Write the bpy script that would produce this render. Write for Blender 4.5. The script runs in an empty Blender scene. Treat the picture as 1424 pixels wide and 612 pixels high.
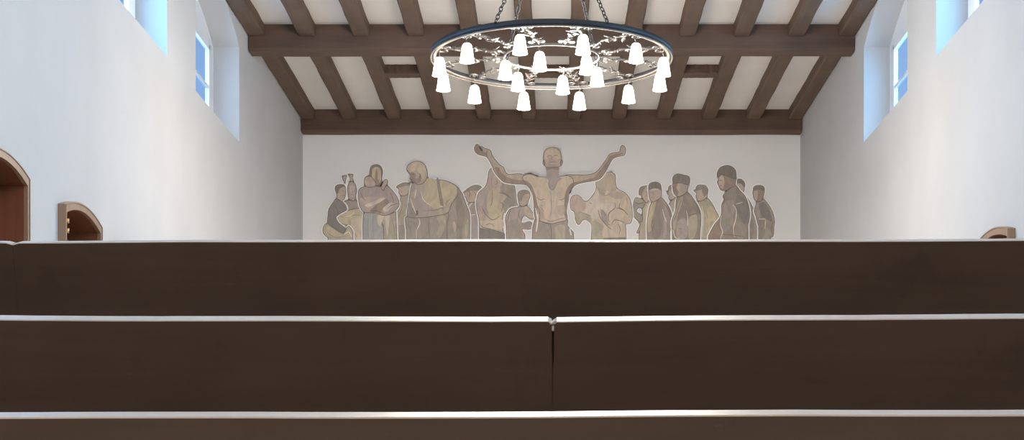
import bpy, bmesh, math, random
from mathutils import Vector, Matrix
from mathutils.geometry import tessellate_polygon
random.seed(7)
C = bpy.context.scene.collection
PI = math.pi
# ------------------------------------------------------------------ survey of the hall
F = 2400.0            # focal length in pixels of the 1424 px wide frame
CX, HY = 767.0, 715.0 # vanishing point of the hall's long axis
E = 1.0               # eye height of the seated photographer
W = 4.0               # half width of the hall
DB = 27.75            # distance to the end wall
ZC = E + 6.45         # ceiling plaster
YR = -6.0             # rear wall behind the camera

# ------------------------------------------------------------------ materials
def srgb(c):
    return tuple(((v/255)/12.92 if v/255 <= .04045 else (((v/255)+.055)/1.055)**2.4) for v in c)
def new_mat(name):
    m = bpy.data.materials.new(name); m.use_nodes = True
    nt = m.node_tree; b = nt.nodes['Principled BSDF']
    return m, nt, b
def plaster(name, col, bump=.15, vary=.03):
    m, nt, b = new_mat(name)
    tc = nt.nodes.new('ShaderNodeTexCoord')
    n = nt.nodes.new('ShaderNodeTexNoise'); n.inputs['Scale'].default_value = 1.3; n.inputs['Detail'].default_value = 6
    nt.links.new(tc.outputs['Object'], n.inputs['Vector'])
    r = nt.nodes.new('ShaderNodeValToRGB')
    r.color_ramp.elements[0].color = tuple(v*(1-vary) for v in col)+(1,)
    r.color_ramp.elements[1].color = tuple(min(1, v*(1+vary)) for v in col)+(1,)
    r.color_ramp.elements[0].position = .3; r.color_ramp.elements[1].position = .7
    nt.links.new(n.outputs['Fac'], r.inputs['Fac']); nt.links.new(r.outputs['Color'], b.inputs['Base Color'])
    n2 = nt.nodes.new('ShaderNodeTexNoise'); n2.inputs['Scale'].default_value = 14; n2.inputs['Detail'].default_value = 5
    nt.links.new(tc.outputs['Object'], n2.inputs['Vector'])
    bp = nt.nodes.new('ShaderNodeBump'); bp.inputs['Strength'].default_value = bump; bp.inputs['Distance'].default_value = .01
    nt.links.new(n2.outputs['Fac'], bp.inputs['Height']); nt.links.new(bp.outputs['Normal'], b.inputs['Normal'])
    b.inputs['Roughness'].default_value = .9
    return m
def wood(name, dark, light, axis='X', rough=.55, scale=1.0, bump=.25, spec=.5, contrast=(.3, .7)):
    m, nt, b = new_mat(name)
    tc = nt.nodes.new('ShaderNodeTexCoord'); mp = nt.nodes.new('ShaderNodeMapping')
    s = {'X': (.9, 14, 14), 'Y': (14, .9, 14), 'Z': (14, 14, .9)}[axis]
    mp.inputs['Scale'].default_value = tuple(v*scale for v in s)
    nt.links.new(tc.outputs['Object'], mp.inputs['Vector'])
    n = nt.nodes.new('ShaderNodeTexNoise'); n.inputs['Scale'].default_value = 1; n.inputs['Detail'].default_value = 9
    n.inputs['Roughness'].default_value = .62; n.inputs['Distortion'].default_value = .4
    nt.links.new(mp.outputs['Vector'], n.inputs['Vector'])
    n2 = nt.nodes.new('ShaderNodeTexNoise'); n2.inputs['Scale'].default_value = 2.2*scale; n2.inputs['Detail'].default_value = 4
    nt.links.new(tc.outputs['Object'], n2.inputs['Vector'])
    mx = nt.nodes.new('ShaderNodeMath'); mx.operation = 'MULTIPLY_ADD'; mx.inputs[1].default_value = .55
    ml = nt.nodes.new('ShaderNodeMath'); ml.operation = 'MULTIPLY'; ml.inputs[1].default_value = .45
    nt.links.new(n2.outputs['Fac'], ml.inputs[0]); nt.links.new(n.outputs['Fac'], mx.inputs[0]); nt.links.new(ml.outputs[0], mx.inputs[2])
    r = nt.nodes.new('ShaderNodeValToRGB')
    r.color_ramp.elements[0].color = tuple(dark)+(1,); r.color_ramp.elements[1].color = tuple(light)+(1,)
    r.color_ramp.elements[0].position, r.color_ramp.elements[1].position = contrast
    nt.links.new(mx.outputs[0], r.inputs['Fac']); nt.links.new(r.outputs['Color'], b.inputs['Base Color'])
    bp = nt.nodes.new('ShaderNodeBump'); bp.inputs['Strength'].default_value = bump; bp.inputs['Distance'].default_value = .006
    nt.links.new(n.outputs['Fac'], bp.inputs['Height']); nt.links.new(bp.outputs['Normal'], b.inputs['Normal'])
    b.inputs['Roughness'].default_value = rough; b.inputs['Specular IOR Level'].default_value = spec
    return m
def simple(name, col, rough=.5, metal=0., emit=None, es=0.):
    m, nt, b = new_mat(name)
    b.inputs['Base Color'].default_value = tuple(col)+(1,); b.inputs['Roughness'].default_value = rough; b.inputs['Metallic'].default_value = metal
    if emit: b.inputs['Emission Color'].default_value = tuple(emit)+(1,); b.inputs['Emission Strength'].default_value = es
    return m
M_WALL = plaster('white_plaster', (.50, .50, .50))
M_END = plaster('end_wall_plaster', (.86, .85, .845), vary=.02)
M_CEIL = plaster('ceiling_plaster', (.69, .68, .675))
M_FLOOR = wood('floor_boards', (.46, .40, .33), (.58, .52, .44), 'Y', rough=.5)
M_BEAM = wood('oak_beam', (.062, .036, .025), (.135, .080, .056), 'X', rough=.7, scale=.8)
M_RAFT = wood('oak_rafter', (.066, .040, .026), (.145, .090, .060), 'Y', rough=.7, scale=.8)
M_PEW = wood('dark_stained_pew_wood', (.082, .053, .038), (.132, .088, .065), 'X', rough=.62, scale=1.6, bump=.15, spec=.25)
def add_scuffs(m, col):
    nt = m.node_tree; b = nt.nodes['Principled BSDF']; src = b.inputs['Base Color'].links[0].from_socket
    tc = nt.nodes.new('ShaderNodeTexCoord'); base = None
    for sc_, lo, hi, c, f in ((38, .70, .76, col, .45), (9, .60, .80, (col[0]*.25, col[1]*.22, col[2]*.22), .55), (5, .55, .8, (col[0]*.7, col[1]*.65, col[2]*.65), .35)):
        n = nt.nodes.new('ShaderNodeTexNoise'); n.inputs['Scale'].default_value = sc_; n.inputs['Detail'].default_value = 5; n.inputs['Roughness'].default_value = .6
        nt.links.new(tc.outputs['Object'], n.inputs['Vector'])
        r = nt.nodes.new('ShaderNodeMapRange'); r.inputs['From Min'].default_value = lo; r.inputs['From Max'].default_value = hi; r.inputs['To Max'].default_value = f
        nt.links.new(n.outputs['Fac'], r.inputs['Value'])
        mx = nt.nodes.new('ShaderNodeMixRGB'); mx.inputs['Color2'].default_value = tuple(c)+(1,)
        nt.links.new(r.outputs['Result'], mx.inputs['Fac']); nt.links.new(src, mx.inputs['Color1']); src = mx.outputs['Color']
    nt.links.new(src, b.inputs['Base Color'])
add_scuffs(M_PEW, (.20, .15, .12))
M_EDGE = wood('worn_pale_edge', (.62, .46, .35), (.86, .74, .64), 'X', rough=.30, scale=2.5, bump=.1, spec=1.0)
M_NICHE = wood('arch_frame_wood', (.24, .145, .092), (.34, .215, .145), 'Z', rough=.45)
M_LINE = wood('arch_lining_wood', (.11, .040, .019), (.25, .088, .042), 'Z', rough=.4)
M_BRASS = simple('brass', (.75, .52, .2), .3, 1.)
M_FRAME = simple('window_frame_paint', (.72, .74, .78), .4)
M_IRON = simple('black_iron', (.030, .031, .036), .5, .6)
M_STEEL = simple('polished_iron', (.16, .147, .137), .42, .75)
M_GLOW = simple('lit_opal_glass', (.95, .93, .9), .3, 0, (1.0, .86, .70), 22.0)
def glow_shade():
    m, nt, b = new_mat('lit_opal_glass'); tc = nt.nodes.new('ShaderNodeTexCoord'); sp = nt.nodes.new('ShaderNodeSeparateXYZ')
    r = nt.nodes.new('ShaderNodeMapRange'); r.inputs['From Min'].default_value = .10; r.inputs['From Max'].default_value = .03; r.inputs['To Min'].default_value = .75; r.inputs['To Max'].default_value = 12
    nt.links.new(tc.outputs['Object'], sp.inputs[0]); nt.links.new(sp.outputs['Z'], r.inputs['Value']); nt.links.new(r.outputs['Result'], b.inputs['Emission Strength'])
    b.inputs['Base Color'].default_value = (.9, .85, .75, 1); b.inputs['Emission Color'].default_value = (1, .86, .68, 1); b.inputs['Roughness'].default_value = .3
    return m
M_GLOW = glow_shade()
M_BULB = simple('lit_bulb', (1, 1, 1), .3, 0, (1.0, .88, .72), 40.0)
def glass():
    m, nt, b = new_mat('window_glass')
    for n in list(nt.nodes):
        if n.type != 'OUTPUT_MATERIAL': nt.nodes.remove(n)
    out = nt.nodes[0]
    t = nt.nodes.new('ShaderNodeBsdfTransparent'); t.inputs['Color'].default_value = (.78, .88, .97, 1)
    g = nt.nodes.new('ShaderNodeBsdfGlossy'); g.inputs['Roughness'].default_value = .05
    mx = nt.nodes.new('ShaderNodeMixShader'); mx.inputs[0].default_value = .06
    nt.links.new(t.outputs[0], mx.inputs[1]); nt.links.new(g.outputs[0], mx.inputs[2]); nt.links.new(mx.outputs[0], out.inputs['Surface'])
    return m
M_GLASS = glass()

# ------------------------------------------------------------------ helpers
def tag(o, label=None, cat=None, group=None, kind=None):
    if label: o['label'] = label
    if cat: o['category'] = cat
    if group: o['group'] = group
    if kind: o['kind'] = kind
    return o
def empty(name, loc=(0, 0, 0)):
    o = bpy.data.objects.new(name, None); C.objects.link(o); o.location = loc; o.empty_display_size = .1
    return o
def link(name, bm, mats, parent=None, smooth=False, loc=None):
    me = bpy.data.meshes.new(name); bm.normal_update(); bm.to_mesh(me); bm.free()
    for m in (mats if isinstance(mats, (list, tuple)) else [mats]): me.materials.append(m)
    if smooth:
        for p in me.polygons: p.use_smooth = True
    o = bpy.data.objects.new(name, me); C.objects.link(o)
    if parent: o.parent = parent
    if loc: o.location = loc
    return o
def box(bm, x0, x1, y0, y1, z0, z1, mi=0, bevel=0):
    v = [bm.verts.new(p) for p in ((x0,y0,z0),(x1,y0,z0),(x1,y1,z0),(x0,y1,z0),(x0,y0,z1),(x1,y0,z1),(x1,y1,z1),(x0,y1,z1))]
    fs = [bm.faces.new([v[i] for i in q]) for q in ((3,2,1,0),(4,5,6,7),(0,1,5,4),(1,2,6,5),(2,3,7,6),(3,0,4,7))]
    for f in fs: f.material_index = mi
    if bevel:
        es = list({e for f in fs for e in f.edges})
        bmesh.ops.bevel(bm, geom=es, offset=bevel, segments=2, affect='EDGES', profile=.6)
def tube(bm, pts, r, seg=8, cap=True, mi=0):
    pts = [Vector(p) for p in pts]; rings = []
    n = len(pts); up = None
    for i, p in enumerate(pts):
        t = (pts[min(i+1, n-1)] - pts[max(i-1, 0)]).normalized()
        if up is None: up = Vector((0, 0, 1)) if abs(t.z) < .9 else Vector((1, 0, 0))
        a = (up - t*up.dot(t))
        if a.length < 1e-5: a = Vector((1, 0, 0))
        a.normalize(); b = t.cross(a); up = a
        rr = r[i] if isinstance(r, (list, tuple)) else r
        rings.append([bm.verts.new(p + (a*math.cos(k*2*PI/seg) + b*math.sin(k*2*PI/seg))*rr) for k in range(seg)])
    for i in range(n-1):
        for k in range(seg):
            f = bm.faces.new((rings[i][k], rings[i][(k+1) % seg], rings[i+1][(k+1) % seg], rings[i+1][k])); f.material_index = mi; f.smooth = True
    if cap:
        f = bm.faces.new(rings[0][::-1]); f.material_index = mi; f = bm.faces.new(rings[-1]); f.material_index = mi
def loop_tube(bm, pts, r, seg=6):
    pts = [Vector(p) for p in pts]; n = len(pts); rings = []
    nrm = (pts[1]-pts[0]).cross(pts[n//2]-pts[0]).normalized()
    for i, p in enumerate(pts):
        t = (pts[(i+1) % n] - pts[i-1]).normalized(); b = t.cross(nrm)
        rings.append([bm.verts.new(p + (nrm*math.cos(k*2*PI/seg) + b*math.sin(k*2*PI/seg))*r) for k in range(seg)])
    for i in range(n):
        j = (i+1) % n
        for k in range(seg):
            f = bm.faces.new((rings[i][k], rings[i][(k+1) % seg], rings[j][(k+1) % seg], rings[j][k])); f.smooth = True
def lathe(bm, prof, seg=24, closed=False, centre=(0, 0)):
    rings = [[bm.verts.new((centre[0]+r*math.cos(k*2*PI/seg), centre[1]+r*math.sin(k*2*PI/seg), z)) for k in range(seg)] for r, z in prof]
    m = len(rings)
    for i in range(m if closed else m-1):
        a, b = rings[i], rings[(i+1) % m]
        for k in range(seg):
            f = bm.faces.new((a[k], a[(k+1) % seg], b[(k+1) % seg], b[k])); f.smooth = True
    return rings
def tess(bm, loops, fn, mi=0):
    """fill loops (outer, hole, hole ...) of 2-D points; fn maps a 2-D point to 3-D"""
    flat = [p for l in loops for p in l]
    vs = [bm.verts.new(fn(p)) for p in flat]
    for t in tessellate_polygon([[Vector((p[0], p[1], 0)) for p in l] for l in loops]):
        if len(set(t)) == 3:
            try: bm.faces.new([vs[i] for i in t]).material_index = mi
            except ValueError: pass
    out, k = [], 0
    for l in loops: out.append(vs[k:k+len(l)]); k += len(l)
    return out
def bridge(bm, a, b, mi=0):
    n = len(a)
    for i in range(n):
        bm.faces.new((a[i], a[(i+1) % n], b[(i+1) % n], b[i])).material_index = mi

# ------------------------------------------------------------------ the hall shell
SILL, SPR, RISE = E+4.76, E+5.98, .38
WIN_Y = [(22.1-4.15*k-2.7, 22.1-4.15*k) for k in range(5)]
def arch_loop(y0, y1, zb, zs, rise, pw=1.55, n=24, inset=0):
    y0 += inset; y1 -= inset; c, a = (y0+y1)/2, (y1-y0)/2
    pts = [(y0, zb+inset), (y1, zb+inset)]
    for i in range(n+1):
        t = 1-2*i/n
        pts.append((c+a*t, zs + (rise-inset*.6)*(1-abs(t)**pw)))
    return pts
NICHES = {-1: [(11.86, 13.03, 2.53), (13.98, 15.13, 2.515), (16.03, 17.2, 2.515)], 1: [(14.88, 16.2, 2.465)]}
def build_wall(s, name):
    bm = bmesh.new()
    outer = [(YR, 0), (DB, 0), (DB, ZC), (YR, ZC)]
    wl = [arch_loop(a, b, SILL, SPR, RISE) for a, b in WIN_Y]
    nl = [arch_loop(a, b, .0+.02, E+z, .08, 2, inset=.035) for a, b, z in NICHES[s]]
    xi, xo = s*W, s*(W+.33)
    inn = tess(bm, [outer]+wl+nl, lambda p: (xi, p[0], p[1]))
    out = tess(bm, [outer]+wl, lambda p: (xo, p[0], p[1]))
    for i in range(1, 1+len(wl)): bridge(bm, inn[i], out[i])
    bridge(bm, inn[0], out[0])
    bmesh.ops.recalc_face_normals(bm, faces=bm.faces)
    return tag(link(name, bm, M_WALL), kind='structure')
build_wall(-1, 'wall_left'); build_wall(1, 'wall_right')
def slab(name, x0, x1, y0, y1, z0, z1, m):
    bm = bmesh.new(); box(bm, x0, x1, y0, y1, z0, z1); return tag(link(name, bm, m), kind='structure')
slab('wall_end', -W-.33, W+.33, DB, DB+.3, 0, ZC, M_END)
slab('wall_rear', -W-.33, W+.33, YR-.3, YR, 0, ZC, M_WALL)
slab('floor', -W-.33, W+.33, YR-.3, DB+.3, -.2, 0, M_FLOOR)
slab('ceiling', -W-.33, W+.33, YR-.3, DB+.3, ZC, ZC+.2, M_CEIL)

# windows: arched infill with a rectangular casement, set at the outer face of the deep reveals
wn = 0
for s in (-1, 1):
    for a, b in WIN_Y:
        wn += 1
        bm = bmesh.new()
        x0, x1 = s*(W+.33), s*(W+.39)
        lo = arch_loop(a-.03, b+.03, SILL-.03, SPR, RISE+.03)
        hy0, hy1, hz0, hz1 = a+.14, b-.22, SILL+.10, SPR-.04
        hole = [(hy0, hz0), (hy1, hz0), (hy1, hz1), (hy0, hz1)]
        A = tess(bm, [lo, hole], lambda p: (x0, p[0], p[1])); B = tess(bm, [lo, hole], lambda p: (x1, p[0], p[1]))
        bridge(bm, A[0], B[0]); bridge(bm, A[1], B[1]); bmesh.ops.recalc_face_normals(bm, faces=bm.faces)
        w = tag(link('window_%d' % wn, bm, M_FRAME), kind='structure')
        bm = bmesh.new(); xs = sorted((s*(W+.325), s*(W+.375))); t = .07
        box(bm, *xs, hy0, hy0+t, hz0, hz1, bevel=.006); box(bm, *xs, hy1-t, hy1, hz0, hz1, bevel=.006)
        box(bm, *xs, hy0, hy1, hz0, hz0+t, bevel=.006); box(bm, *xs, hy0, hy1, hz1-t, hz1, bevel=.006)
        c = (hy0+hy1)/2; box(bm, *xs, c-.06, c+.06, hz0, hz1, bevel=.006)
        xm = sorted((s*(W+.335), s*(W+.37)))
        for zz in (hz0+(hz1-hz0)*.5,): box(bm, *xm, hy0, hy1, zz-.018, zz+.018)
        link('window_frame', bm, M_FRAME, w)
        bm = bmesh.new(); xg = sorted((s*(W+.352), s*(W+.358))); box(bm, *xg, hy0+.02, hy1-.02, hz0+.02, hz1-.02)
        link('pane', bm, M_GLASS, w)

# ------------------------------------------------------------------ ceiling timbers
def rough_timber(name, x0, x1, y0, y1, z0, z1, mat, axis, amp=.012, seed=0, chamfer=.02):
    rnd = random.Random(seed); n = 14; bm = bmesh.new(); rings = []
    for i in range(n+1):
        t = i/n
        if axis == 'X':
            p = x0+(x1-x0)*t; sec = [(y0, z0+chamfer), (y0+chamfer, z0), (y1-chamfer, z0), (y1, z0+chamfer), (y1, z1), (y0, z1)]
        else:
            p = y0+(y1-y0)*t; sec = [(x0, z0+chamfer), (x0+chamfer, z0), (x1-chamfer, z0), (x1, z0+chamfer), (x1, z1), (x0, z1)]
        ring = []
        for k, (u, v) in enumerate(sec):
            du = rnd.uniform(-amp, amp); dv = rnd.uniform(-amp, amp)*.6 if k < 4 else 0
            ring.append(bm.verts.new((p, u+du, v+dv) if axis == 'X' else (u+du, p, v+dv)))
        rings.append(ring)
    for i in range(n):
        for k in range(6):
            bm.faces.new((rings[i][k], rings[i][(k+1) % 6], rings[i+1][(k+1) % 6], rings[i+1][k]))
    bm.faces.new(rings[0]); bm.faces.new(rings[-1]); bmesh.ops.recalc_face_normals(bm, faces=bm.faces)
    return link(name, bm, mat)
ZT = ZC
beams = [(27.50, 27.75, E+6.09, 'wide oak tie beam along the top of the mural wall'),
         (22.72, 23.04, E+6.10, 'oak tie beam crossing the ceiling behind the chandelier'),
         (17.95, 18.27, E+6.10, 'oak tie beam from which the chandelier hangs')]
for k, (a, b, z, lab) in enumerate(beams):
    m = rough_timber('ceiling_beam', -W+.01, W-.01, a, b, z, ZT-.0, M_BEAM, 'X', .006, 20+k, .035)
    tag(m, lab, 'ceiling beam', kind='structure')
    if k:   # wall plank that the rafters are notched into, just above
        pass
for bay, (ya, yb) in enumerate(((22.98, 27.60), (18.20, 22.80))):
    for k in range(12):
        x = (k-5.5)*.7155
        x = max(-W+.115, min(W-.115, x))
        end = yb - (.0 if bay else .0)
        r = rough_timber('ceiling_rafter', x-.108, x+.108, ya, yb-.0, E+6.29, ZT, M_RAFT, 'Y', .0045, 100*bay+k, .018)
        side = 'left' if k < 6 else 'right'
        tag(r, 'oak rafter between the ceiling beams, %s bay' % ('far' if bay == 0 else 'near'), 'rafter', 'rafters of the %s ceiling bay' % ('far' if bay == 0 else 'near'), 'structure')
for x, lab in ((-2.146, 'short oak crosspiece let in between rafters left of the chandelier'), (2.146, 'short oak crosspiece let in between rafters right of the chandelier'),
               (0, 'short oak crosspiece seen through the middle of the chandelier')):
    r = rough_timber('ceiling_crosspiece', x-.27, x+.27, 24.75, 25.02, E+6.32, ZT, M_BEAM, 'X', .006, 5, .012)
    tag(r, lab, 'ceiling crosspiece', kind='structure')

# ------------------------------------------------------------------ arched wooden niches on the side walls
def niche(s, a, b, zs, label):
    root = tag(empty('arched_niche', (s*W, a, 0)), label, 'niche', 'arched wooden niches along the side walls')
    rise = .092; z0 = .02; L = lambda y: y-a
    outer = [(L(y), z) for y, z in arch_loop(a, b, z0, E+zs, rise, 2)]
    inner = [(L(y), z) for y, z in arch_loop(a+.045, b-.05, z0+.09, E+zs-.062, rise-.004, 2)]
    bm = bmesh.new(); P = .062
    f = tess(bm, [outer, inner], lambda p: (-s*P, p[0], p[1]))
    bo = [bm.verts.new((0, p[0], p[1])) for p in outer]; bi = [bm.verts.new((-s*.032, p[0], p[1])) for p in inner]
    bridge(bm, f[0], bo); bridge(bm, f[1], bi); bmesh.ops.recalc_face_normals(bm, faces=bm.faces)
    fr = link('frame', bm, M_NICHE, root)
    # moulded bead just inside the opening
    bm = bmesh.new(); pts = [(-s*(P+.002), p[0], p[1]) for p in [(L(y), z) for y, z in arch_loop(a+.012, b-.012, z0, E+zs-.006, rise-.004, 2)][1:]+[(L(a+.012), z0)]]
    tube(bm, pts, .006, 6); link('bead', bm, M_NICHE, fr)
    # lining: box of dark boards behind
    bm = bmesh.new(); D = .26
    i0 = [bm.verts.new((-s*.031, p[0], p[1])) for p in inner]; i1 = tess(bm, [inner], lambda p: (s*D, p[0], p[1]))[0]
    bridge(bm, i0, i1); link('lining', bm, M_LINE, root)
    # inner door leaf with raised rail, half way up
    bm = bmesh.new(); w = b-a
    xs = sorted((s*(D-.03), s*(D-.001)))
    for yy in (.14, w*.36, w*.62): box(bm, *xs, yy, yy+w*.2, .3, E+zs-.32, bevel=.008)
    box(bm, *sorted((s*(D-.05), s*(D-.001))), .07, w-.07, E+zs-.22, E+zs-.12, bevel=.008)
    link('panelling', bm, M_LINE, root)
    for dz in (-.13, -.21):
        bm = bmesh.new(); x = -s*(P+.006)
        tube(bm, [(x, .056, E+zs+dz-.020), (x, .056, E+zs+dz+.020)], .009, 10)
        box(bm, *sorted((-s*P, x)), .03, .085, E+zs+dz-.016, E+zs+dz+.016)
        link('hinge', bm, M_BRASS, root)['label'] = 'small brass hinge'
lab = {0: 'large arched wooden niche cut off by the left edge, nearest of the left wall',
       1: 'arched wooden niche on the left wall with two small brass hinges',
       2: 'arched niche on the left wall of which only the rounded top clears the pew'}
for i, (a, b, z) in enumerate(NICHES[-1]): niche(-1, a, b, z, lab[i])
a, b, z = NICHES[1][0]; niche(1, a, b, z, 'arched wooden niche on the right wall, its curved head just above the pew')

# ------------------------------------------------------------------ pews
slab('floor_step_1', -2.6, 2.6, 1.55, 7.0, 0, .163, M_FLOOR)
slab('floor_step_2', -2.6, 2.6, 2.27, 7.0, .163, .372, M_FLOOR)
def board(name, root, x0, x1, zt0, zt1, H, T, rc, gapl=None, gapr=None, seed=0, chip=None):
    """reclined back board; local frame: y along thickness (camera side = 0), z along the board; top edge at z=0"""
    rnd = random.Random(seed); n = 60; bm = bmesh.new(); rows = []
    ph = rnd.uniform(0, 6)
    xs = [x0+(x1-x0)*i/n for i in range(n+1)]
    if chip:
        for cxp, w_, d_ in chip: xs += [cxp+dd*w_ for dd in (-1, -.6, -.3, .3, .6, 1) if x0 < cxp+dd*w_ < x1]
    xs.sort(); n = len(xs)-1
    for i, x in enumerate(xs):
        t = (x-x0)/(x1-x0)
        zt = zt0+(zt1-zt0)*t + .0006*math.sin(x*5+ph)+.0004*math.sin(x*13+ph) + rnd.uniform(-.00012, .00012)
        if chip:
            for cxp, w_, d_ in chip:
                u = abs(x-cxp)/w_
                if u < 1: zt -= d_*(1-u)
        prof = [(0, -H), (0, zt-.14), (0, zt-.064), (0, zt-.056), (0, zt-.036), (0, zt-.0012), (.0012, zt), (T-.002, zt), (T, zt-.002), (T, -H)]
        row = []
        for (y, z) in prof:
            xx = x
            if gapr and i == n: xx = x - gapr(z)
            if gapl and i == 0: xx = x + gapl(z)
            row.append(bm.verts.new((xx, y, z)))
        rows.append(row)
    m = len(rows[0])
    for i in range(n):
        for k in range(m):
            f = bm.faces.new((rows[i][k], rows[i+1][k], rows[i+1][(k+1) % m], rows[i][(k+1) % m]))
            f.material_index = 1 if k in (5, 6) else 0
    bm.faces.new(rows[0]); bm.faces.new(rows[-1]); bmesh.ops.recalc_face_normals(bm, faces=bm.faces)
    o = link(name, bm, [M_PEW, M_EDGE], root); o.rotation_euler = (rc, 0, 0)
    return o
def pew(dist, ztop, floor, T, rc, label, segs):
    root = tag(empty('pew', (0, dist, floor)), label, 'pew', 'dark wooden pews in the foreground')
    h = ztop-floor; s, c = math.sin(rc), math.cos(rc); H = h*.62
    for i, (x0, x1, z0, z1, gl, gr, ch) in enumerate(segs):
        o = board('backrest_board', root, x0, x1, z0, z1, H, T, rc, gl, gr, seed=int(dist*10)+i, chip=ch)
        o.location = (0, 0, h)
    yb = H*s      # foot of the backrest
    bm = bmesh.new(); box(bm, -1.62, 1.62, yb+.02, yb+.44, .40, .435, bevel=.008); link('seat', bm, M_PEW, root)
    bm = bmesh.new(); box(bm, -1.62, 1.62, yb+.01, yb+.03, .10, .40, bevel=.004); link('kick_board', bm, M_PEW, root)
    for sx in (-1, 1):
        bm = bmesh.new()
        pr = [(yb-.10, 0), (yb+.46, 0), (yb+.48, .44), (yb+.44, .58), (yb+.20, .63), (T+.05, h-.10), (T*.8, h+.012), (-.012, h+.010), (yb*.5-.03, h*.6), (yb-.06, h*.35)]
        A = tess(bm, [pr], lambda p: (sx*1.62, p[0], p[1]))[0]; B = tess(bm, [pr], lambda p: (sx*1.67, p[0], p[1]))[0]
        bridge(bm, A, B); bmesh.ops.recalc_face_normals(bm, faces=bm.faces); link('bench_end', bm, M_PEW, root)
    return root, h
px = lambda u, d: (u-CX)*d/F
# third row (farthest, top board in the picture)
D1, D2, D3 = 2.90, 2.20, 1.50
Z1, Z2, Z3 = E+378*D1/F, E+269.5*D2/F, E+136*D3/F
xj = px(17, D1)
pew(D1, Z1, .372, .025, math.radians(16.5), 'farthest of the three dark pews, its straight top hiding the foot of the mural',
    [(-1.6, xj, .0002, .0002, None, lambda z: .0002, [(xj, .012, .003)]),
     (xj, 1.0+.6, .0, .004, lambda z: .0002, None, [(xj, .012, .003)])])
xj2 = px(769, D2)
gapL = lambda z: .0016 if z > -.045 else (.0009 if z > -.060 else .00005)
r2, h2 = pew(D2, Z2, .163, .034, math.radians(16.5), 'middle dark pew whose back is split by a short upright crack',
    [(-1.6, xj2, .0012, -.0004, None, gapL, [(xj2, .0065, .0038)]), (xj2, 1.6, -.0010, .0078, gapL, None, [(xj2, .005, .0038)])])
bm = bmesh.new(); box(bm, xj2-.05, xj2+.05, .0345, .075, -.55, -.02, bevel=.003)  # hidden backing, added behind the joint so the crack goes dark
o = link('crack_backing', bm, M_PEW, r2); o.rotation_euler = (math.radians(16.5), 0, 0); o.location = (0, 0, h2)
bm = bmesh.new()   # splinter of pale wood left in the joint
vs = [bm.verts.new(p) for p in ((-.0045, -.0006, -.0052), (.004, -.0006, .0006), (.0005, -.0006, -.0050), (-.004, .012, -.004), (.003, .012, .0006))]
bm.faces.new((vs[0], vs[2], vs[1])); bm.faces.new((vs[0], vs[1], vs[4], vs[3])); bm.faces.new((vs[2], vs[0], vs[3])); bm.faces.new((vs[1], vs[2], vs[4])); bm.faces.new((vs[2], vs[3], vs[4]))
o = link('splinter', bm, M_EDGE, r2); o.rotation_euler = (math.radians(16.5), 0, 0); o.location = (xj2, 0, h2)
pew(D3, Z3, 0, .024, math.radians(15.5), 'nearest dark pew, a narrow strip of its back along the bottom of the view',
    [(-1.6, 1.6, -.0028, .0030, None, None, None)])

# ------------------------------------------------------------------ chandelier
DC = 18.1
ZR = E+4.80
ch = tag(empty('chandelier', (0, DC, ZR)), 'large round iron chandelier with eighteen glowing bell shades', 'chandelier')
R1, R2 = 1.267, .50
bm = bmesh.new()   # outer hoop: upright black band
lathe(bm, [(R1, -.028), (R1, .034), (R1-.010, .034), (R1-.010, -.028)], 128, True); link('outer_hoop', bm, M_IRON, ch, loc=(0, 0, 0))
bm = bmesh.new()   # flat tread under the hoop, turned inward
lathe(bm, [(R1-.006, -.034), (R1-.006, -.028), (R1-.060, -.020), (R1-.060, -.026)], 128, True); fl = link('inner_flange', bm, M_STEEL, ch)
bm = bmesh.new(); lathe(bm, [(R1-.002+.008*math.cos(t), -.034+.008*math.sin(t)) for t in [k*PI/4 for k in range(8)]], 128, True); link('rim_bead', bm, M_STEEL, ch)
bm = bmesh.new(); lathe(bm, [(R2+.009*math.cos(t), -.010+.013*math.sin(t)) for t in [k*PI/4 for k in range(8)]], 96, True)
link('inner_hoop', bm, M_STEEL, ch)
def leaf(bm, base, d, up, L, wd, curl=.25):
    d = Vector(d).normalized(); s = d.cross(Vector(up)).normalized(); n = s.cross(d); n_ = 7; rows = []
    for i in range(n_+1):
        t = i/n_; w = wd*math.sin(PI*min(1, t*.92+.06))**.8
        p = Vector(base)+d*L*t+n*(curl*L*t*t)
        rows.append([bm.verts.new(p+s*w), bm.verts.new(p+n*(.35*w)), bm.verts.new(p-s*w), bm.verts.new(p-n*(.2*w))])
    for i in range(n_):
        for k in range(4):
            f = bm.faces.new((rows[i][k], rows[i][(k+1) % 4], rows[i+1][(k+1) % 4], rows[i+1][k])); f.smooth = True
def spiral(c, u, v, r0, turns, n=22):
    return [Vector(c)+(Vector(u)*math.cos(t*turns*2*PI)+Vector(v)*math.sin(t*turns*2*PI))*r0*(1-.75*t) for t in [i/n for i in range(n+1)]]
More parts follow.
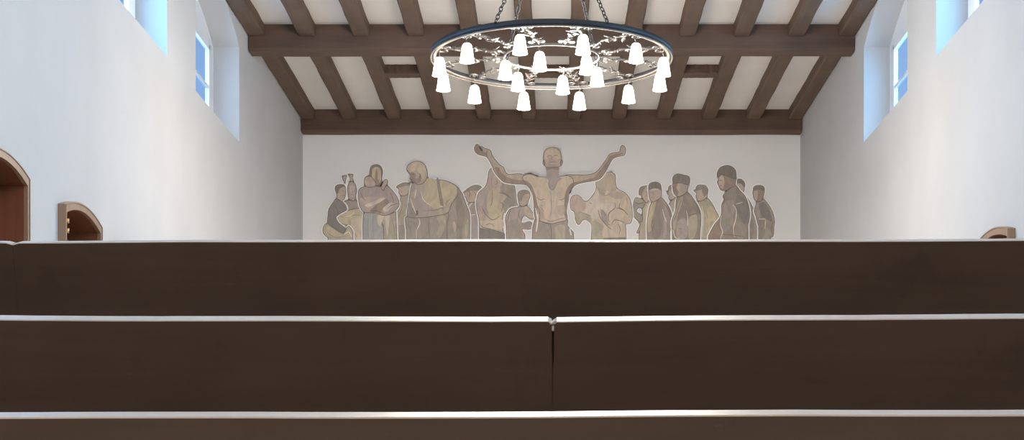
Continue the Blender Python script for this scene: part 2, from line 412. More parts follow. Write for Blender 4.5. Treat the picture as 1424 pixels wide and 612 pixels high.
def make_spoke():
    """one wrought arm along +x from the inner hoop to the outer hoop"""
    rnd = random.Random(3); bm = bmesh.new()
    pts = [(R2+(R1-.01-R2)*t, .012*math.sin(t*14), .018*math.sin(t*PI)+.006*math.sin(t*23)) for t in [i/30 for i in range(31)]]
    tube(bm, pts, [.011+.003*math.sin(i*2.1) for i in range(31)], 7)
    for t in (.16, .30, .44, .58, .72):      # twisted knots along the arm
        x = R2+(R1-R2)*t
        tube(bm, [(x+.03*math.cos(a)*.6-.015+.004*a, .017*math.cos(a*2), .012+.017*math.sin(a*2)) for a in [k*.5 for k in range(9)]], .007, 6)
    parts = []
    for side in (-1, 1):                       # scrolls that meet the hoops, leaves along the arm
        o = bmesh.new(); tube(o, spiral((R1-.13, side*.062, -.004), (1, 0, 0), (0, side, 0), .055, 1.3), .0085, 6); parts.append(('scroll', o))
        o = bmesh.new(); tube(o, spiral((R2+.10, side*.045, .0), (-1, 0, 0), (0, side, 0), .045, 1.2), .0085, 6); parts.append(('scroll', o))
        for t, l in ((.22, .15), (.38, .13), (.55, .16), (.70, .14), (.86, .13)):
            o = bmesh.new(); leaf(o, (R2+(R1-R2)*t, side*.006, .0), (rnd.choice((-1, 1))*.8, side*.55, rnd.uniform(-.15, .35)), (0, 0, 1), l*.8, .020, rnd.uniform(-.2, .3)); parts.append(('iron_leaf', o))
    return bm, parts
sb, so = make_spoke()
spoke0 = link('spoke', sb, M_STEEL, ch); orn0 = [link(n_, b_, M_STEEL, spoke0) for n_, b_ in so]
for k in range(12):
    if k == 0: sp = spoke0
    else:
        sp = spoke0.copy(); C.objects.link(sp); sp.parent = ch
        for q in orn0:
            oo = q.copy(); C.objects.link(oo); oo.parent = sp
    sp.rotation_euler = (0, 0, math.radians(15+30*k))
# lamps
def shade_mesh(bm):
    p = [(.012, .098), (.030, .094), (.043, .080), (.051, .056), (.056, .020), (.063, -.030), (.072, -.082), (.076, -.092)]
    q = [(r-.004, z) for r, z in p[::-1]]; q[-1] = (.008, .094)
    lathe(bm, p+q, 24, True)
def make_lamp():
    bm = bmesh.new(); shade_mesh(bm); sh = link('lamp_shade', bm, M_GLOW, ch)
    bm = bmesh.new(); lathe(bm, [(.001, .105), (.016, .104), (.020, .09), (.016, .078), (.001, .077)], 14)
    tube(bm, [(0, 0, .10), (.004, 0, .118), (.014, 0, .128), (.016, 0, .142), (.006, 0, .152), (-.006, 0, .150), (-.010, 0, .166), (0, 0, .176)], .0045, 6)
    ca = link('lamp_hook', bm, M_STEEL, sh)
    bm = bmesh.new(); bmesh.ops.create_uvsphere(bm, u_segments=14, v_segments=10, radius=.027); bmesh.ops.scale(bm, vec=(1, 1, 1.35), verts=bm.verts); bmesh.ops.translate(bm, vec=(0, 0, .01), verts=bm.verts)
    bu = link('bulb', bm, M_BULB, sh, smooth=True)
    return sh, ca, bu
lamp = make_lamp()
spots = [(1.195, 15+30*k) for k in range(12)] + [(.50, 14+60*k) for k in range(6)]
for i, (r, deg) in enumerate(spots):
    if i == 0: L0 = lamp[0]
    else:
        L0 = lamp[0].copy(); C.objects.link(L0); L0.parent = ch
        for q in lamp[1:]:
            c2 = q.copy(); C.objects.link(c2); c2.parent = L0
    a = math.radians(deg)
    L0.location = (r*math.sin(a), r*math.cos(a), -.176-.012+(.012 if r < 1 else 0)); L0.rotation_euler = (0, 0, -a)
# chains from the hoop to the beam above
ZTOP = E+6.12-ZR
def chain(p0, p1, name='chain'):
    p0, p1 = Vector(p0), Vector(p1); d = p1-p0; Lk = .078; n = max(2, int(d.length/(Lk*.80))); u = d.normalized()
    a = u.cross(Vector((0, 1, 0))).normalized(); b = u.cross(a)
    bm = bmesh.new()
    for i in range(n):
        c = p0+d*((i+.5)/n); w = (a*.8+b*.6).normalized() if i % 2 else (b*.8-a*.6).normalized()
        pts = []
        for k in range(16):
            t = k*PI/8; pts.append(c+u*(Lk*.5*math.sin(t))+w*(.019*math.copysign(abs(math.cos(t))**.7, math.cos(t))))
        loop_tube(bm, pts, .0055, 6)
    link(name, bm, M_IRON, ch)
for sx in (-1, 1):
    for sy in (-1, 1):
        a = math.radians(26); top = (sx*.17, .12*sy-.02, ZTOP)
        chain((sx*1.26*math.sin(a), sy*1.26*math.cos(a), .03), top)
        bm = bmesh.new(); x, y = sx*1.262*math.sin(a), sy*1.262*math.cos(a)
        loop_tube(bm, [(x, y+.022*math.cos(t), .04+.022*math.sin(t)) for t in [k*PI/6 for k in range(12)]], .005)
        link('eye_bolt', bm, M_IRON, ch)
bm = bmesh.new(); lathe(bm, [(.001, ZTOP+.0), (.24, ZTOP+.0), (.25, ZTOP-.02), (.20, ZTOP-.035), (.001, ZTOP-.04)], 32); link('ceiling_plate', bm, M_IRON, ch)
# ------------------------------------------------------------------ wall painting: flat figures painted on the end wall
REG = {'A': (445, 225, 5.325), 'B': (540, 215, 4.9), 'C': (635, 225, 5.325), 'D': (650, 195, 7.65), 'E': (730, 195, 4.22),
       'F': (785, 230, 5.567), 'G': (870, 230, 5.567), 'H': (965, 225, 5.325)}
K = DB/F
PAINT = {'skin': (178, 158, 130), 'flesh': (165, 143, 122), 'pink': (168, 143, 128), 'shade': (134, 109, 94), 'grey': (136, 122, 108),
         'coat': (108, 99, 92), 'brown': (126, 111, 96), 'olive': (154, 142, 116), 'blue': (143, 142, 138), 'gold': (172, 154, 118),
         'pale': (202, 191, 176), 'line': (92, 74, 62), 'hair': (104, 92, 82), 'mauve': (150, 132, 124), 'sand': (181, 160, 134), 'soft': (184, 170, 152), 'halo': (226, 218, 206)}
_pm = {}
def paint(key):
    if key in _pm: return _pm[key]
    c0 = PAINT[key]; g = sum(c0)/3; c1 = [v+(g-v)*.20+(190-v)*.19 for v in c0]
    col = tuple(min(1, v/.62) for v in srgb(c1))
    m, nt, b = new_mat('paint_'+key)
    tc = nt.nodes.new('ShaderNodeTexCoord'); n = nt.nodes.new('ShaderNodeTexNoise')
    mp = nt.nodes.new('ShaderNodeMapping'); mp.inputs['Scale'].default_value = (1.6, 1, .8); mp.inputs['Rotation'].default_value = (0, .5, 0)
    nt.links.new(tc.outputs['Object'], mp.inputs['Vector']); nt.links.new(mp.outputs['Vector'], n.inputs['Vector'])
    n.inputs['Scale'].default_value = 5.5; n.inputs['Detail'].default_value = 5; n.inputs['Distortion'].default_value = 1.2
    r = nt.nodes.new('ShaderNodeValToRGB'); v = .02 if key in ('halo', 'line') else .11
    r.color_ramp.elements[0].color = (col[0]*(1-v), col[1]*(1-v), col[2]*(1-v*.8), 1)
    r.color_ramp.elements[1].color = (col[0]*(1+v*.8), col[1]*(1+v*.8), col[2]*(1+v*.55), 1)
    r.color_ramp.elements[0].position = .36; r.color_ramp.elements[1].position = .64
    nt.links.new(n.outputs['Fac'], r.inputs['Fac']); nt.links.new(r.outputs['Color'], b.inputs['Base Color']); b.inputs['Roughness'].default_value = .9
    _pm[key] = m; return m
def P(reg, s):
    x0, y0, k = REG[reg]; out = []
    for q in s.split():
        x, y = map(float, q.split(','))
        Y = 425 if y >= 575 else y0+y/k
        out.append(((x0+x/k-CX)*K, E+(HY-Y)*K))
    return out
def smooth(pts, closed=True, n=4):
    m = len(pts); out = []
    zb = E+(HY-420)*K
    for i in range(m if closed else m-1):
        g = lambda j: pts[j % m] if closed else pts[max(0, min(m-1, j))]
        a, b, c, d = g(i-1), g(i), g(i+1), g(i+2)
        if b[1] < zb or c[1] < zb: out.append(b); continue
        if a[1] < zb: a = b
        if d[1] < zb: d = c
        for k in range(n):
            t = k/n
            out.append(tuple(.5*(2*b[q]+(c[q]-a[q])*t+(2*a[q]-5*b[q]+4*c[q]-d[q])*t*t+(3*b[q]-a[q]-3*c[q]+d[q])*t**3) for q in (0, 1)))
    if not closed: out.append(pts[-1])
    return out
def ribbon(bm, pts, w, y, mi, closed):
    m = len(pts); vs = []
    for i, p in enumerate(pts):
        a = pts[i-1] if closed or i else p; b = pts[(i+1) % m] if closed or i < m-1 else p
        dx, dz = b[0]-a[0], b[1]-a[1]; l = math.hypot(dx, dz) or 1
        nx, nz = -dz/l*w/2, dx/l*w/2
        if not closed: f = .35+.65*math.sin(PI*min(1, max(0, (i+.5)/m))); nx *= f; nz *= f
        vs.append((bm.verts.new((p[0]+nx, y, p[1]+nz)), bm.verts.new((p[0]-nx, y, p[1]-nz))))
    for i in range(m if closed else m-1):
        j = (i+1) % m
        bm.faces.new((vs[i][0], vs[i][1], vs[j][1], vs[j][0])).material_index = mi
mural = tag(empty('wall_painting', (0, DB, 0)), 'wide wall painting of standing people around a man with raised arms, on the end wall', 'mural')
def figure(name, label, level, items):
    """items: (kind, region, paint, points): fill 'f', fill without contour 's', stroke 'l' (with width)"""
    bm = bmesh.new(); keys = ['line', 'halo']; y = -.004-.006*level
    def mi(k):
        if k not in keys: keys.append(k)
        return keys.index(k)
    j = 0
    for it in items:
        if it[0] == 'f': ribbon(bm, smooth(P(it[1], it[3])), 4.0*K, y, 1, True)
    for it in items:
        j += 1; yy = y-.0003*j; pts = P(it[1], it[3])
        if it[0] in 'fs':
            sp = smooth(pts); tess(bm, [sp], lambda p: (p[0], yy, p[1]), mi(it[2]))
            if it[0] == 'f': ribbon(bm, sp, .95*K, yy-.00012, 0, True)
        else: ribbon(bm, smooth(pts, False), it[4]*K, yy, mi(it[2]), False)
    bmesh.ops.remove_doubles(bm, verts=bm.verts, dist=1e-6)
    for f in bm.faces:
        f.normal_update()
        if f.normal.y > 0: f.normal_flip()
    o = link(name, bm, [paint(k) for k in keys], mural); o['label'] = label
    return o
f, s, l = 'f', 's', 'l'
figure('painted_servant', 'painted figure lifting two small goblets', 0, [
 (f,'A','mauve','165,105 172,112 182,103 196,105 192,130 188,150 186,178 180,172 178,150 168,130'),
 (f,'A','mauve','210,92 222,99 232,94 245,95 240,120 242,150 225,152 222,120'),
 (f,'A','grey','168,300 215,285 262,285 280,300 305,350 330,430 320,580 225,580 190,360'),
 (f,'A','mauve','205,200 212,165 235,145 262,170 270,210 265,250 258,285 240,290 215,275 208,240'),
 (s,'A','pink','222,185 250,180 258,220 250,260 230,262 220,225'),
 (l,'A','shade','238,190 242,225 236,232',.8), (l,'A','shade','228,245 250,243',.8),
 (f,'A','gold','122,408 200,365 300,345 330,382 325,430 270,425 230,440 225,480 200,470 150,455 125,432'),
 (s,'A','sand','230,432 320,420 326,470 322,580 262,580 240,520 222,480'),
 (l,'A','brown','140,400 190,412 260,395 310,400',1.0), (l,'A','brown','225,440 225,480 250,520 275,560',1.2), (l,'A','pale','260,360 230,400 180,410',.9)])
figure('painted_kneeling_man', 'painted kneeling figure in a dark coat, far left', 2, [
 (f,'A','olive','50,458 25,490 26,530 60,565 75,580 250,580 245,520 215,478 180,520 165,530 100,490'),
 (s,'A','gold','60,480 45,505 55,540 110,560 160,545 110,510'), (l,'A','brown','50,490 60,530 120,560 200,550',.9), (l,'A','pale','180,540 215,520 235,560',1.2),
 (f,'A','coat','120,275 100,300 68,350 60,400 58,455 90,480 165,530 190,500 140,455 122,425 122,408 150,385 200,355 185,315 150,290'),
 (f,'A','flesh','113,205 118,182 140,171 175,172 188,190 191,235 182,275 160,285 130,270 124,240'),
 (s,'A','hair','114,205 119,183 140,172 175,173 186,186 165,190 145,205 136,235 125,238'),
 (l,'A','shade','160,215 180,216',.8), (l,'A','shade','165,252 184,250',.8), (l,'A','pale','130,272 165,290 195,325 202,352',1.1), (l,'A','line','110,330 135,370 130,400',.7)])
figure('painted_boy', 'painted boy in a peaked cap behind the stooping man', 0, [
 (f,'B','olive','85,292 100,280 138,275 145,330 135,400 125,440 122,580 78,580 62,480 40,430 42,390 75,345'),
 (s,'B','grey','62,482 122,478 120,580 78,580'),
 (f,'B','flesh','55,222 75,205 110,192 142,197 155,215 145,250 125,275 97,283 74,266 72,236'),
 (s,'B','brown','55,222 75,205 110,192 142,197 150,212 118,214 80,224'), (l,'B','shade','85,240 90,262',.8), (l,'B','brown','100,300 92,360 70,440',.9)])
figure('painted_mother', 'painted woman holding a baby to her breast', 1, [
 (f,'A','olive','420,385 500,395 562,368 592,580 470,580 470,470'),
 (f,'A','blue','332,378 425,385 455,440 472,500 470,580 322,580 318,470'),
 (s,'A','soft','425,400 470,392 480,400 450,470 470,490 430,465'), (s,'A','soft','480,400 515,400 510,470 500,555 488,480'),
 (l,'A','grey','360,390 355,480 358,570',.8), (l,'A','grey','395,395 392,480 398,570',.8), (l,'A','brown','525,400 545,480 560,570',.9),
 (f,'A','mauve','285,230 295,202 330,185 400,182 460,186 500,180 540,220 575,270 586,320 560,360 500,396 450,395 400,380 330,375 300,340 287,290'),
 (s,'A','pink','298,275 350,262 440,262 480,270 430,300 372,362 335,332'), (s,'A','soft','335,320 400,295 470,268 480,282 420,312 360,335'),
 (s,'A','soft','470,345 520,305 545,310 510,360 480,370'), (s,'A','shade','372,362 430,312 490,275 512,305 470,340 445,392 400,378'),
 (l,'A','line','300,230 312,260 340,290',.8), (l,'A','line','372,366 430,368 480,390',.8), (l,'A','line','520,230 545,290 520,330',.7), (l,'A','line','500,345 540,320 580,310',.8),
 (f,'A','hair','370,78 380,38 415,22 450,34 464,72 460,112 450,172 420,180 385,160 372,120'),
 (s,'A','gold','388,58 412,40 442,48 452,90 448,150 420,172 392,152 386,100'), (s,'A','shade','415,60 425,62 428,130 440,132 436,168 412,160 408,110'),
 (f,'A','pink','328,145 335,118 365,108 390,122 415,162 402,186 350,188 332,170'),
 (f,'A','flesh','455,192 470,152 485,133 500,138 500,162 480,192 470,216')])
figure('painted_stooping_man', 'painted bald man stooping in braces, pipe in mouth', 2, [
 (f,'B','grey','465,222 500,262 530,340 552,400 556,470 548,580 395,580 398,430 435,330 462,280'),
 (s,'B','brown','480,260 505,320 520,420 500,540 470,580 440,580 470,440 460,340'), (s,'B','gold','440,468 455,460 462,500 450,530'),
 (s,'B','olive','520,500 545,440 548,520 530,570'),
 (f,'B','grey','125,424 205,430 300,424 406,400 400,470 404,580 118,580 125,520 118,470'),
 (s,'B','olive','330,430 390,420 385,500 350,570 330,540 350,480'), (l,'B','pale','205,430 215,470 192,520 186,575',1.0), (l,'B','line','280,430 275,500 285,570',.8), (l,'B','brown','160,450 150,520 165,570',1.0),
 (f,'B','olive','240,150 300,172 370,175 430,195 470,225 470,280 430,340 402,400 300,422 205,432 132,420 140,340 150,260 165,200 205,185'),
 (s,'B','gold','245,165 330,180 345,300 362,352 320,372 270,345 235,285 250,220'), (s,'B','gold','350,185 430,205 462,235 455,290 400,345 375,340'),
 (s,'B','mauve','160,212 200,192 218,262 240,320 330,385 300,415 210,425 185,380 160,300'), (s,'B','grey','140,320 175,380 192,425 132,416'),
 (l,'B','pale','150,300 175,370 200,428',1.0), (l,'B','pale','190,240 180,300',1.0), (l,'B','pale','225,255 240,310 290,350',1.0), (l,'B','brown','425,300 395,330 400,350',1.2), (l,'B','line','240,385 320,380 370,360',.7),
 (s,'B','brown','330,178 348,181 376,350 357,352'), (l,'B','pale','355,353 372,358',2.0), (s,'B','line','192,385 202,385 202,415 190,412'),
 (l,'B','line','130,200 148,194 168,183',2.0),
 (f,'B','flesh','126,104 140,70 180,48 220,50 252,75 266,120 264,160 240,195 205,206 175,192 163,184 160,172 148,168 152,146 142,130'),
 (s,'B','skin','150,90 180,58 220,58 246,84 252,130 235,165 215,130 190,110 160,115'), (s,'B','shade','142,128 172,122 190,142 186,160 205,165 215,140 225,170 210,200 175,190 160,170 149,167 153,146'),
 (l,'B','line','162,136 178,138',1.0), (l,'B','line','127,104 142,128 152,146',1.2), (l,'B','line','212,128 222,148 214,160',.9)])
figure('painted_capped_man', 'painted man in a flat cap behind the praying man', 0, [
 (f,'C','grey','80,322 100,300 145,283 175,300 190,450 190,580 100,580 108,440 85,370'),
 (s,'C','mauve','105,400 150,390 165,470 160,580 105,580'), (l,'C','pale','85,345 110,310 130,290',1.0), (l,'C','pale','108,395 140,390',1.0),
 (f,'C','flesh','40,237 75,205 120,178 165,176 190,200 175,240 155,290 100,302 76,290 70,266 50,252'),
 (s,'C','brown','40,237 75,205 120,178 165,176 188,198 150,215 110,215 75,225'), (l,'C','line','90,215 100,240 90,262',.8), (l,'C','line','120,220 140,240 135,270',.8)])
figure('painted_praying_man', 'painted bare-armed man with folded hands', 1, [
 (f,'C','flesh','265,45 290,80 330,140 365,158 425,175 440,255 468,310 440,345 400,362 368,382 350,374 342,420 344,490 350,530 372,550 375,580 172,580 168,430 150,350 148,290 165,230 215,180 232,120 240,70'),
 (s,'C','mauve','150,290 168,232 215,185 235,240 225,300 240,370 210,400 180,330 170,400 155,350'), (s,'C','grey','330,160 420,178 434,255 462,308 430,345 385,362 355,368 340,300 375,260 330,225'),
 (s,'C','gold','265,202 312,196 318,250 300,340 332,372 322,430 262,432 235,380 222,300 240,230'), (s,'C','sand','175,440 240,440 340,430 338,500 240,495 180,490'),
 (s,'C','pink','236,105 265,62 300,105 335,160 318,192 268,200 240,170'), (l,'C','shade','262,110 258,150 265,195',.9), (l,'C','shade','295,130 300,160 285,170',1.2),
 (l,'C','line','265,205 262,300 250,330',.8), (l,'C','line','185,330 215,390 270,432 320,400',.9), (l,'C','line','315,230 360,240 405,275',1.0), (l,'C','line','320,300 345,320 330,370',.8),
 (s,'C','coat','172,492 240,500 300,512 345,528 375,552 375,580 172,580'), (l,'C','line','165,430 185,480 240,497 340,525',.9), (l,'C','line','215,470 250,460 280,480',.8)])
figure('painted_child', 'painted child beside the central man', 2, [
 (f,'C','mauve','435,340 500,330 530,335 560,375 578,402 578,425 545,425 500,400 480,455 540,445 560,465 545,500 485,500 505,540 525,580 372,580 368,480 362,420 378,375 400,350'),
 (s,'C','grey','380,450 440,420 470,470 480,520 500,580 378,580'), (s,'C','flesh','500,335 530,337 560,378 576,404 550,418 510,392'),
 (s,'C','grey','482,458 540,448 558,465 545,495 488,496'), (l,'C','line','400,352 385,400 375,450',.9), (l,'C','line','470,350 460,400 480,440',.8),
 (f,'C','flesh','453,245 465,221 500,211 535,222 543,255 530,290 525,312 495,332 470,325 458,290'),
 (s,'C','brown','454,246 466,222 500,212 534,222 538,238 508,242 490,262 478,290 459,292'), (l,'C','shade','515,262 528,264',.9), (l,'C','shade','512,295 526,294',.8)])
figure('painted_central_man', 'painted bare-chested man looking up with both arms raised', 3, [
 (f,'D','flesh','100,45 120,58 126,88 134,108 150,118 164,112 156,98 146,86 146,72 160,72 185,90 225,100 250,120 265,165 300,215 345,265 385,292 405,340 440,367 500,362 560,360 620,374 680,361 740,385 800,450 760,560 700,560 660,485 600,472 500,467 430,457 380,442 330,392 290,340 265,280 240,230 205,180 165,168 120,155 90,132 75,100 80,70'),
 (s,'D','shade','292,300 325,290 370,360 440,405 560,428 650,415 740,500 760,560 705,560 655,478 600,470 500,464 430,454 382,438 332,388'), (s,'D','shade','80,75 100,50 116,62 118,92 135,118 160,124 195,132 210,165 160,160 118,150 90,128'),
 (l,'D','line','215,110 205,150 215,185',.8), (l,'D','line','340,290 330,330',.8),
 (f,'E','flesh','230,215 300,205 350,206 405,195 440,165 478,112 495,85 520,76 553,70 560,45 572,32 586,42 590,65 582,90 545,97 515,112 492,150 470,190 440,226 400,240 350,248 300,262 272,290 240,320'),
 (s,'E','shade','280,255 330,240 400,222 425,195 480,128 500,95 555,78 580,80 545,94 512,110 490,148 468,188 438,224 400,238 350,246 300,260 268,295 252,310'),
 (f,'E','grey','62,462 90,475 150,492 245,465 250,505 285,542 298,580 24,580 45,520'),
 (s,'E','olive','180,510 230,500 240,560 200,580 180,560'), (l,'E','pale','262,520 272,560',2.2), (l,'E','line','150,495 155,540 145,575',1.0),
 (f,'E','sand','-12,215 25,200 75,215 128,217 190,215 245,210 275,222 285,255 262,300 255,350 243,420 245,468 190,484 150,491 80,472 58,450 52,360 40,300 10,262 -8,240'),
 (s,'E','shade','-8,238 15,245 40,270 62,330 78,400 92,470 62,455 52,360 40,302 10,262'), (s,'E','shade','284,250 262,300 256,350 244,420 244,466 232,440 232,340 250,280'),
 (s,'E','flesh','190,392 232,385 230,440 200,440'), (s,'E','flesh','75,400 100,380 110,440 100,470 80,460'),
 (l,'E','shade','68,335 90,352 118,345',1.3), (l,'E','shade','195,352 220,350 238,335',1.3), (l,'E','shade','150,300 155,380 150,450',.9), (l,'E','shade','110,460 150,478 200,465 240,455',1.2),
 (l,'E','pale','62,400 75,470 66,540',2.4), (l,'E','line','72,380 88,440 75,520',.9), (l,'E','shade','90,395 112,420',.9),
 (s,'E','mauve','128,155 196,155 200,214 218,228 190,250 165,292 142,278 140,238 112,221 128,208'), (l,'E','line','142,235 142,275 165,293 190,250',.8),
 (s,'E','shade','128,160 196,160 196,178 160,172 130,180'),
 (f,'E','flesh','108,95 118,62 150,45 185,48 208,72 214,112 221,128 212,152 202,156 190,160 132,162 120,156 106,140 108,115'),
 (s,'E','skin','120,72 150,55 188,58 205,88 204,112 185,108 165,96 140,106 118,112'), (s,'E','pink','128,112 150,108 165,98 182,110 198,115 195,150 165,158 132,152'),
 (s,'E','mauve','146,128 165,124 184,128 182,134 148,134'), (l,'E','shade','148,131 165,129 183,131',.8), (s,'E','mauve','140,145 190,145 186,157 165,160 145,157'), (l,'E','shade','128,102 145,92 158,98',1.2), (l,'E','shade','168,96 184,92 200,100',1.2), (l,'E','shade','160,100 158,116 172,116',.9), (l,'E','line','110,115 118,150',1.4), (l,'E','line','213,115 208,150',1.4)])
figure('painted_veiled_woman', 'painted woman in a long veil carrying a baby', 1, [
 (f,'F','sand','320,62 345,52 360,56 366,50 372,60 391,75 395,130 410,180 470,215 505,260 520,330 525,400 510,450 475,455 475,500 490,580 172,580 210,520 205,450 150,420 110,460 85,420 75,360 50,340 45,280 60,240 95,230 125,245 150,275 180,275 220,230 245,180 245,120 285,90'),
 (s,'F','olive','248,120 290,90 325,65 388,76 390,130 402,180 370,215 330,190 300,240 262,200'), (s,'F','flesh','305,110 345,90 375,110 378,170 345,200 310,180'),
 (s,'F','soft','246,185 262,205 280,290 262,380 240,420 165,380 168,300 185,280 222,235'), (s,'F','olive','78,365 150,375 205,400 205,448 150,418 112,456 88,420'),
 (s,'F','pink','46,282 61,241 95,231 125,246 150,276 166,312 150,352 110,365 66,350 49,320'), (s,'F','olive','180,575 212,520 208,450 240,430 310,480 300,560 300,580'),
 (s,'F','soft','280,300 380,300 388,330 330,375 285,335'), (s,'F','grey','282,342 325,378 340,440 372,500 330,470 290,425'), (s,'F','flesh','330,220 400,200 470,225 440,260 380,255'),
 (s,'F','skin','305,480 400,460 465,470 462,550 390,562 300,555'), (s,'F','brown','300,562 470,556 485,580 300,580'),
 (l,'F','line','388,290 390,330 345,370 340,415 350,440',1.1), (l,'F','line','402,330 450,342 490,385',1.1), (l,'F','line','430,290 425,330 460,350',.9), (l,'F','line','365,460 385,425 430,430 470,448',1.0), (l,'F','line','260,345 275,400 320,460 365,500',1.0),
 (l,'F','shade','475,240 490,300',.9), (l,'F','shade','190,290 215,300',1.0), (l,'F','shade','300,220 320,235 360,215',.9), (l,'F','shade','105,360 150,372 210,395',1.0), (l,'F','line','410,450 430,490 420,540',.8)])
figure('painted_drinker', 'painted man in a cap drinking from a bowl', 0, [
 (f,'G','olive','150,287 188,280 215,330 215,470 200,580 68,580 108,505 100,522 86,520 115,455 105,440 128,395 132,330'),
 (f,'G','grey','72,257 100,253 135,270 152,290 132,328 98,330 84,358 128,393 128,432 104,436 60,390 57,330'),
 (s,'G','olive','72,258 100,254 134,272 110,292 76,284'), (l,'G','line','76,284 100,298 134,288',.9),
 (f,'G','flesh','105,228 104,200 115,172 150,160 180,165 192,230 168,290 142,272 125,242 120,226'), (s,'G','brown','105,226 105,200 116,173 150,161 158,165 140,190 128,222 118,225'),
 (l,'G','line','160,200 168,220 160,240',.9), (s,'G','gold','160,310 188,300 196,380 160,480 150,400')])
figure('painted_workman_profile', 'painted face in profile behind the man in the beret', 0, [
 (f,'G','olive','340,292 400,240 420,300 400,580 330,580 350,480 340,350'), (s,'G','brown','335,580 345,520 375,500 395,580'),
 (f,'G','flesh','316,205 328,198 335,165 362,150 380,160 382,250 345,268 334,250 336,232 326,222 330,208'), (s,'G','brown','316,205 328,198 335,165 362,150 372,165 350,185 335,205')])
figure('painted_bareheaded_man', 'painted bareheaded man in a loose brown jacket', 1, [
 (f,'G','grey','200,290 270,250 320,300 350,360 356,430 342,520 335,580 185,580 165,470 175,380'), (s,'G','gold','200,300 235,275 225,340 200,420 210,480 180,520 168,470 178,380'),
 (s,'G','brown','240,280 275,262 300,330 290,450 260,560 215,560 205,470 225,360'), (s,'G','mauve','300,420 318,430 312,560 290,560'), (l,'G','pale','285,340 300,400 318,440',1.0), (l,'G','line','210,420 200,470 215,540',.8), (l,'G','line','310,310 345,380 345,470',.7),
 (f,'G','pink','178,165 195,138 235,130 268,148 277,200 270,248 235,275 205,284 184,250'), (s,'G','hair','178,167 195,139 235,131 268,149 276,195 250,182 215,178 184,190'), (l,'G','shade','190,215 212,212 214,235',.9), (l,'G','shade','196,250 220,252',.9), (l,'G','pale','200,190 250,186',1.0)])
figure('painted_man_in_beret', 'painted man in a dark beret, seen half from behind', 2, [
 (f,'G','brown','400,250 475,210 530,270 575,350 583,430 575,520 560,580 380,580 360,500 358,430 385,350'), (s,'G','olive','425,250 445,262 405,380 380,500 363,440 388,345'),
 (s,'G','olive','485,420 548,385 552,500 520,570 490,560'), (s,'G','mauve','400,440 470,420 470,560 400,560'), (l,'G','pale','468,350 480,400 478,470',1.0), (l,'G','pale','365,500 385,560 420,570',1.2), (l,'G','line','480,390 550,375',.8), (l,'G','line','430,265 395,370 372,440',.8), (l,'G','shade','410,490 430,495',1.0), (l,'G','line','545,300 575,380',.8),
 (f,'G','flesh','370,140 430,135 480,142 476,200 440,232 402,243 375,220 366,180'), (s,'G','shade','372,142 400,140 395,180 410,210 395,240 376,218 367,180'), (s,'G','mauve','430,150 475,150 470,195 440,215 425,190'),
 (f,'G','coat','363,110 372,85 400,68 445,76 490,90 495,130 480,152 430,138 375,136'), (l,'G','brown','375,128 430,132 484,142',.8)])
figure('painted_capped_worker', 'painted man in a cap and pale jacket walking', 0, [
 (f,'H','olive','20,305 50,290 95,270 130,305 160,360 182,412 150,470 130,580 5,580 30,480 40,380'), (s,'H','gold','100,330 140,340 160,420 120,500 100,580 90,480'), (l,'H','pale','60,330 70,420 60,560',.9), (l,'H','brown','95,380 100,420',.9),
 (f,'H','flesh','-2,213 12,205 22,180 45,172 85,178 103,205 98,240 92,268 50,292 26,285 15,255 20,235'), (s,'H','brown','-2,213 12,205 22,180 45,172 85,178 103,203 60,206 35,212 12,218'), (s,'H','shade','60,208 100,206 94,240 75,262 66,240')])
figure('painted_man_behind', 'painted head and shoulder behind the dark-haired man', 0, [
 (f,'H','grey','340,215 362,225 410,290 440,350 466,420 477,480 475,580 390,580 395,330'), (s,'H','brown','400,300 430,345 440,480 420,580 400,580'),
 (f,'H','flesh','302,165 318,133 350,130 376,160 373,195 365,228 335,215 308,185'), (s,'H','hair','303,163 318,134 350,131 376,160 372,190 350,165 325,160')])
figure('painted_dark_haired_man', 'painted tall man with thick dark hair and a long coat', 1, [
 (f,'H','brown','218,245 300,177 340,215 380,260 405,330 412,400 400,470 405,580 102,580 108,548 150,470 200,400 205,320 222,282'),
 (s,'H','grey','230,300 290,290 300,380 280,470 230,520 205,470 215,380'), (s,'H','coat','320,250 375,270 400,340 400,460 340,420 310,330'), (s,'H','shade','112,548 152,472 198,410 195,470 210,520 190,565 110,580'), (s,'H','grey','315,440 380,470 380,560 310,560'),
 (l,'H','pale','202,400 196,470 212,520 198,560 180,575',1.4), (l,'H','pale','290,320 312,360 308,430 292,490 300,560',1.4), (l,'H','line','220,248 225,285 215,320',.9), (l,'H','line','205,540 300,545 385,560',.8), (l,'H','pale','310,315 360,300',.9),
 (f,'H','shade','180,112 200,92 300,108 302,176 275,190 240,212 205,213 190,196 183,178 172,152 181,135'), (s,'H','flesh','190,115 215,105 225,150 215,200 196,190 186,170'), (l,'H','line','188,140 205,138',1.0), (l,'H','line','192,178 208,178',.9),
 (f,'H','hair','171,95 185,55 215,35 260,30 300,55 311,92 302,128 275,118 230,103 200,95 182,113')])
figure('painted_last_man', 'painted short-haired man at the right end of the row', 1, [
 (f,'H','grey','468,300 510,278 545,310 580,370 597,440 592,480 587,550 566,552 566,580 477,580 478,480 460,410 447,370 452,340'), (s,'H','coat','480,320 520,300 560,360 580,440 540,430 500,400'), (s,'H','brown','480,425 530,425 520,550 480,560'),
 (l,'H','pale','478,425 530,425',1.0), (l,'H','pale','530,430 525,500',.9), (l,'H','line','588,440 575,480 580,545',.8),
 (f,'H','shade','437,215 445,186 480,175 515,186 521,216 513,256 500,290 470,296 446,280 437,246'), (s,'H','hair','438,214 446,187 480,176 515,187 520,214 505,215 475,205 455,215'), (s,'H','flesh','445,222 470,215 472,250 465,285 448,275')])

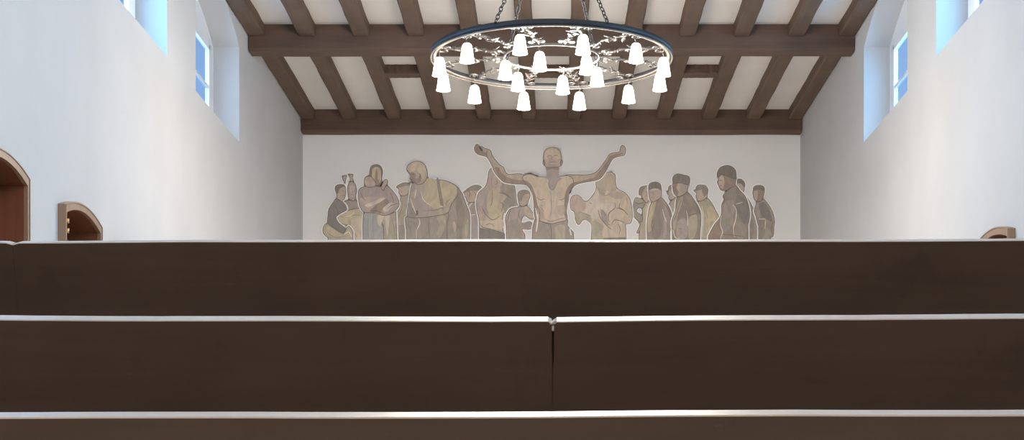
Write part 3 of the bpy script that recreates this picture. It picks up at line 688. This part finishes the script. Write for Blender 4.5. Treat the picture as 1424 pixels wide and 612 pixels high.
# ------------------------------------------------------------------ light
def area(name, loc, rot, sx, sy, power, col):
    l = bpy.data.lights.new(name, 'AREA'); l.shape = 'RECTANGLE'; l.size, l.size_y = sx, sy; l.energy = power; l.color = col
    o = bpy.data.objects.new(name, l); C.objects.link(o); o.location = loc; o.rotation_euler = rot; return o
def point(name, loc, power, col, r=.5):
    l = bpy.data.lights.new(name, 'POINT'); l.energy = power; l.color = col; l.shadow_soft_size = r
    o = bpy.data.objects.new(name, l); C.objects.link(o); o.location = loc; return o
WARM = (1, .90, .79)
point('near_fill_light', (0, 9.2, E+4.6), 400, WARM, .9)  # added unseen fill, standing in for a supposed nearer chandelier
point('end_fill_light', (0, 24.6, E-.2), 230, WARM, .6)  # added fill hidden behind the pews, evens out the far end of the hall
point('rear_fill_light', (0, -4.9, E+1.5), 300, WARM, .9)  # added fill low behind the camera, brightens the pew fronts
point('chandelier_light', (0, DC, ZR-.30), 560, (1, .91, .82), .45)
for s in (-1, 1):
    for i, (a, b) in enumerate(WIN_Y):
        c = (a+b)/2
        area('window_daylight', (s*(W+.75), c, (SILL+SPR)/2+.45), (0, s*math.radians(75), 0), 1.6, 2.6, *((80, (.62, .82, 1.0)) if i == 0 and s < 0 else (150, (.36, .72, 1.0)) if i == 0 else (290, (.33, .72, 1.0))))
w = bpy.data.worlds.new('World'); bpy.context.scene.world = w; w.use_nodes = True
nt = w.node_tree; bg = nt.nodes['Background']
tc = nt.nodes.new('ShaderNodeTexCoord'); no = nt.nodes.new('ShaderNodeTexNoise'); no.inputs['Scale'].default_value = 3.5; no.inputs['Detail'].default_value = 6
cr = nt.nodes.new('ShaderNodeValToRGB'); cr.color_ramp.elements[0].color = (.20, .31, .52, 1); cr.color_ramp.elements[1].color = (.42, .55, .76, 1)
cr.color_ramp.elements[0].position = .35; cr.color_ramp.elements[1].position = .7
nt.links.new(tc.outputs['Generated'], no.inputs['Vector']); nt.links.new(no.outputs['Fac'], cr.inputs['Fac']); nt.links.new(cr.outputs['Color'], bg.inputs['Color'])
bg.inputs['Strength'].default_value = 1.35

# ------------------------------------------------------------------ camera
cam = bpy.data.cameras.new('Camera'); co = bpy.data.objects.new('Camera', cam); C.objects.link(co)
co.location = (0, 0, E); co.rotation_euler = (PI/2, 0, 0)
cam.sensor_width = 36; cam.sensor_fit = 'HORIZONTAL'; cam.lens = F/1424*36
cam.shift_x = -(CX-712)/1424; cam.shift_y = (HY-306)/1424; cam.clip_start = .05; cam.clip_end = 200
sc = bpy.context.scene; sc.camera = co
sc.view_settings.view_transform = 'Standard'; sc.view_settings.look = 'None'; sc.view_settings.gamma = 1; sc.view_settings.exposure = .05
sc.view_settings.use_curve_mapping = False
sc.cycles.use_denoising = True
sc.cycles.max_bounces = 10; sc.cycles.diffuse_bounces = 6
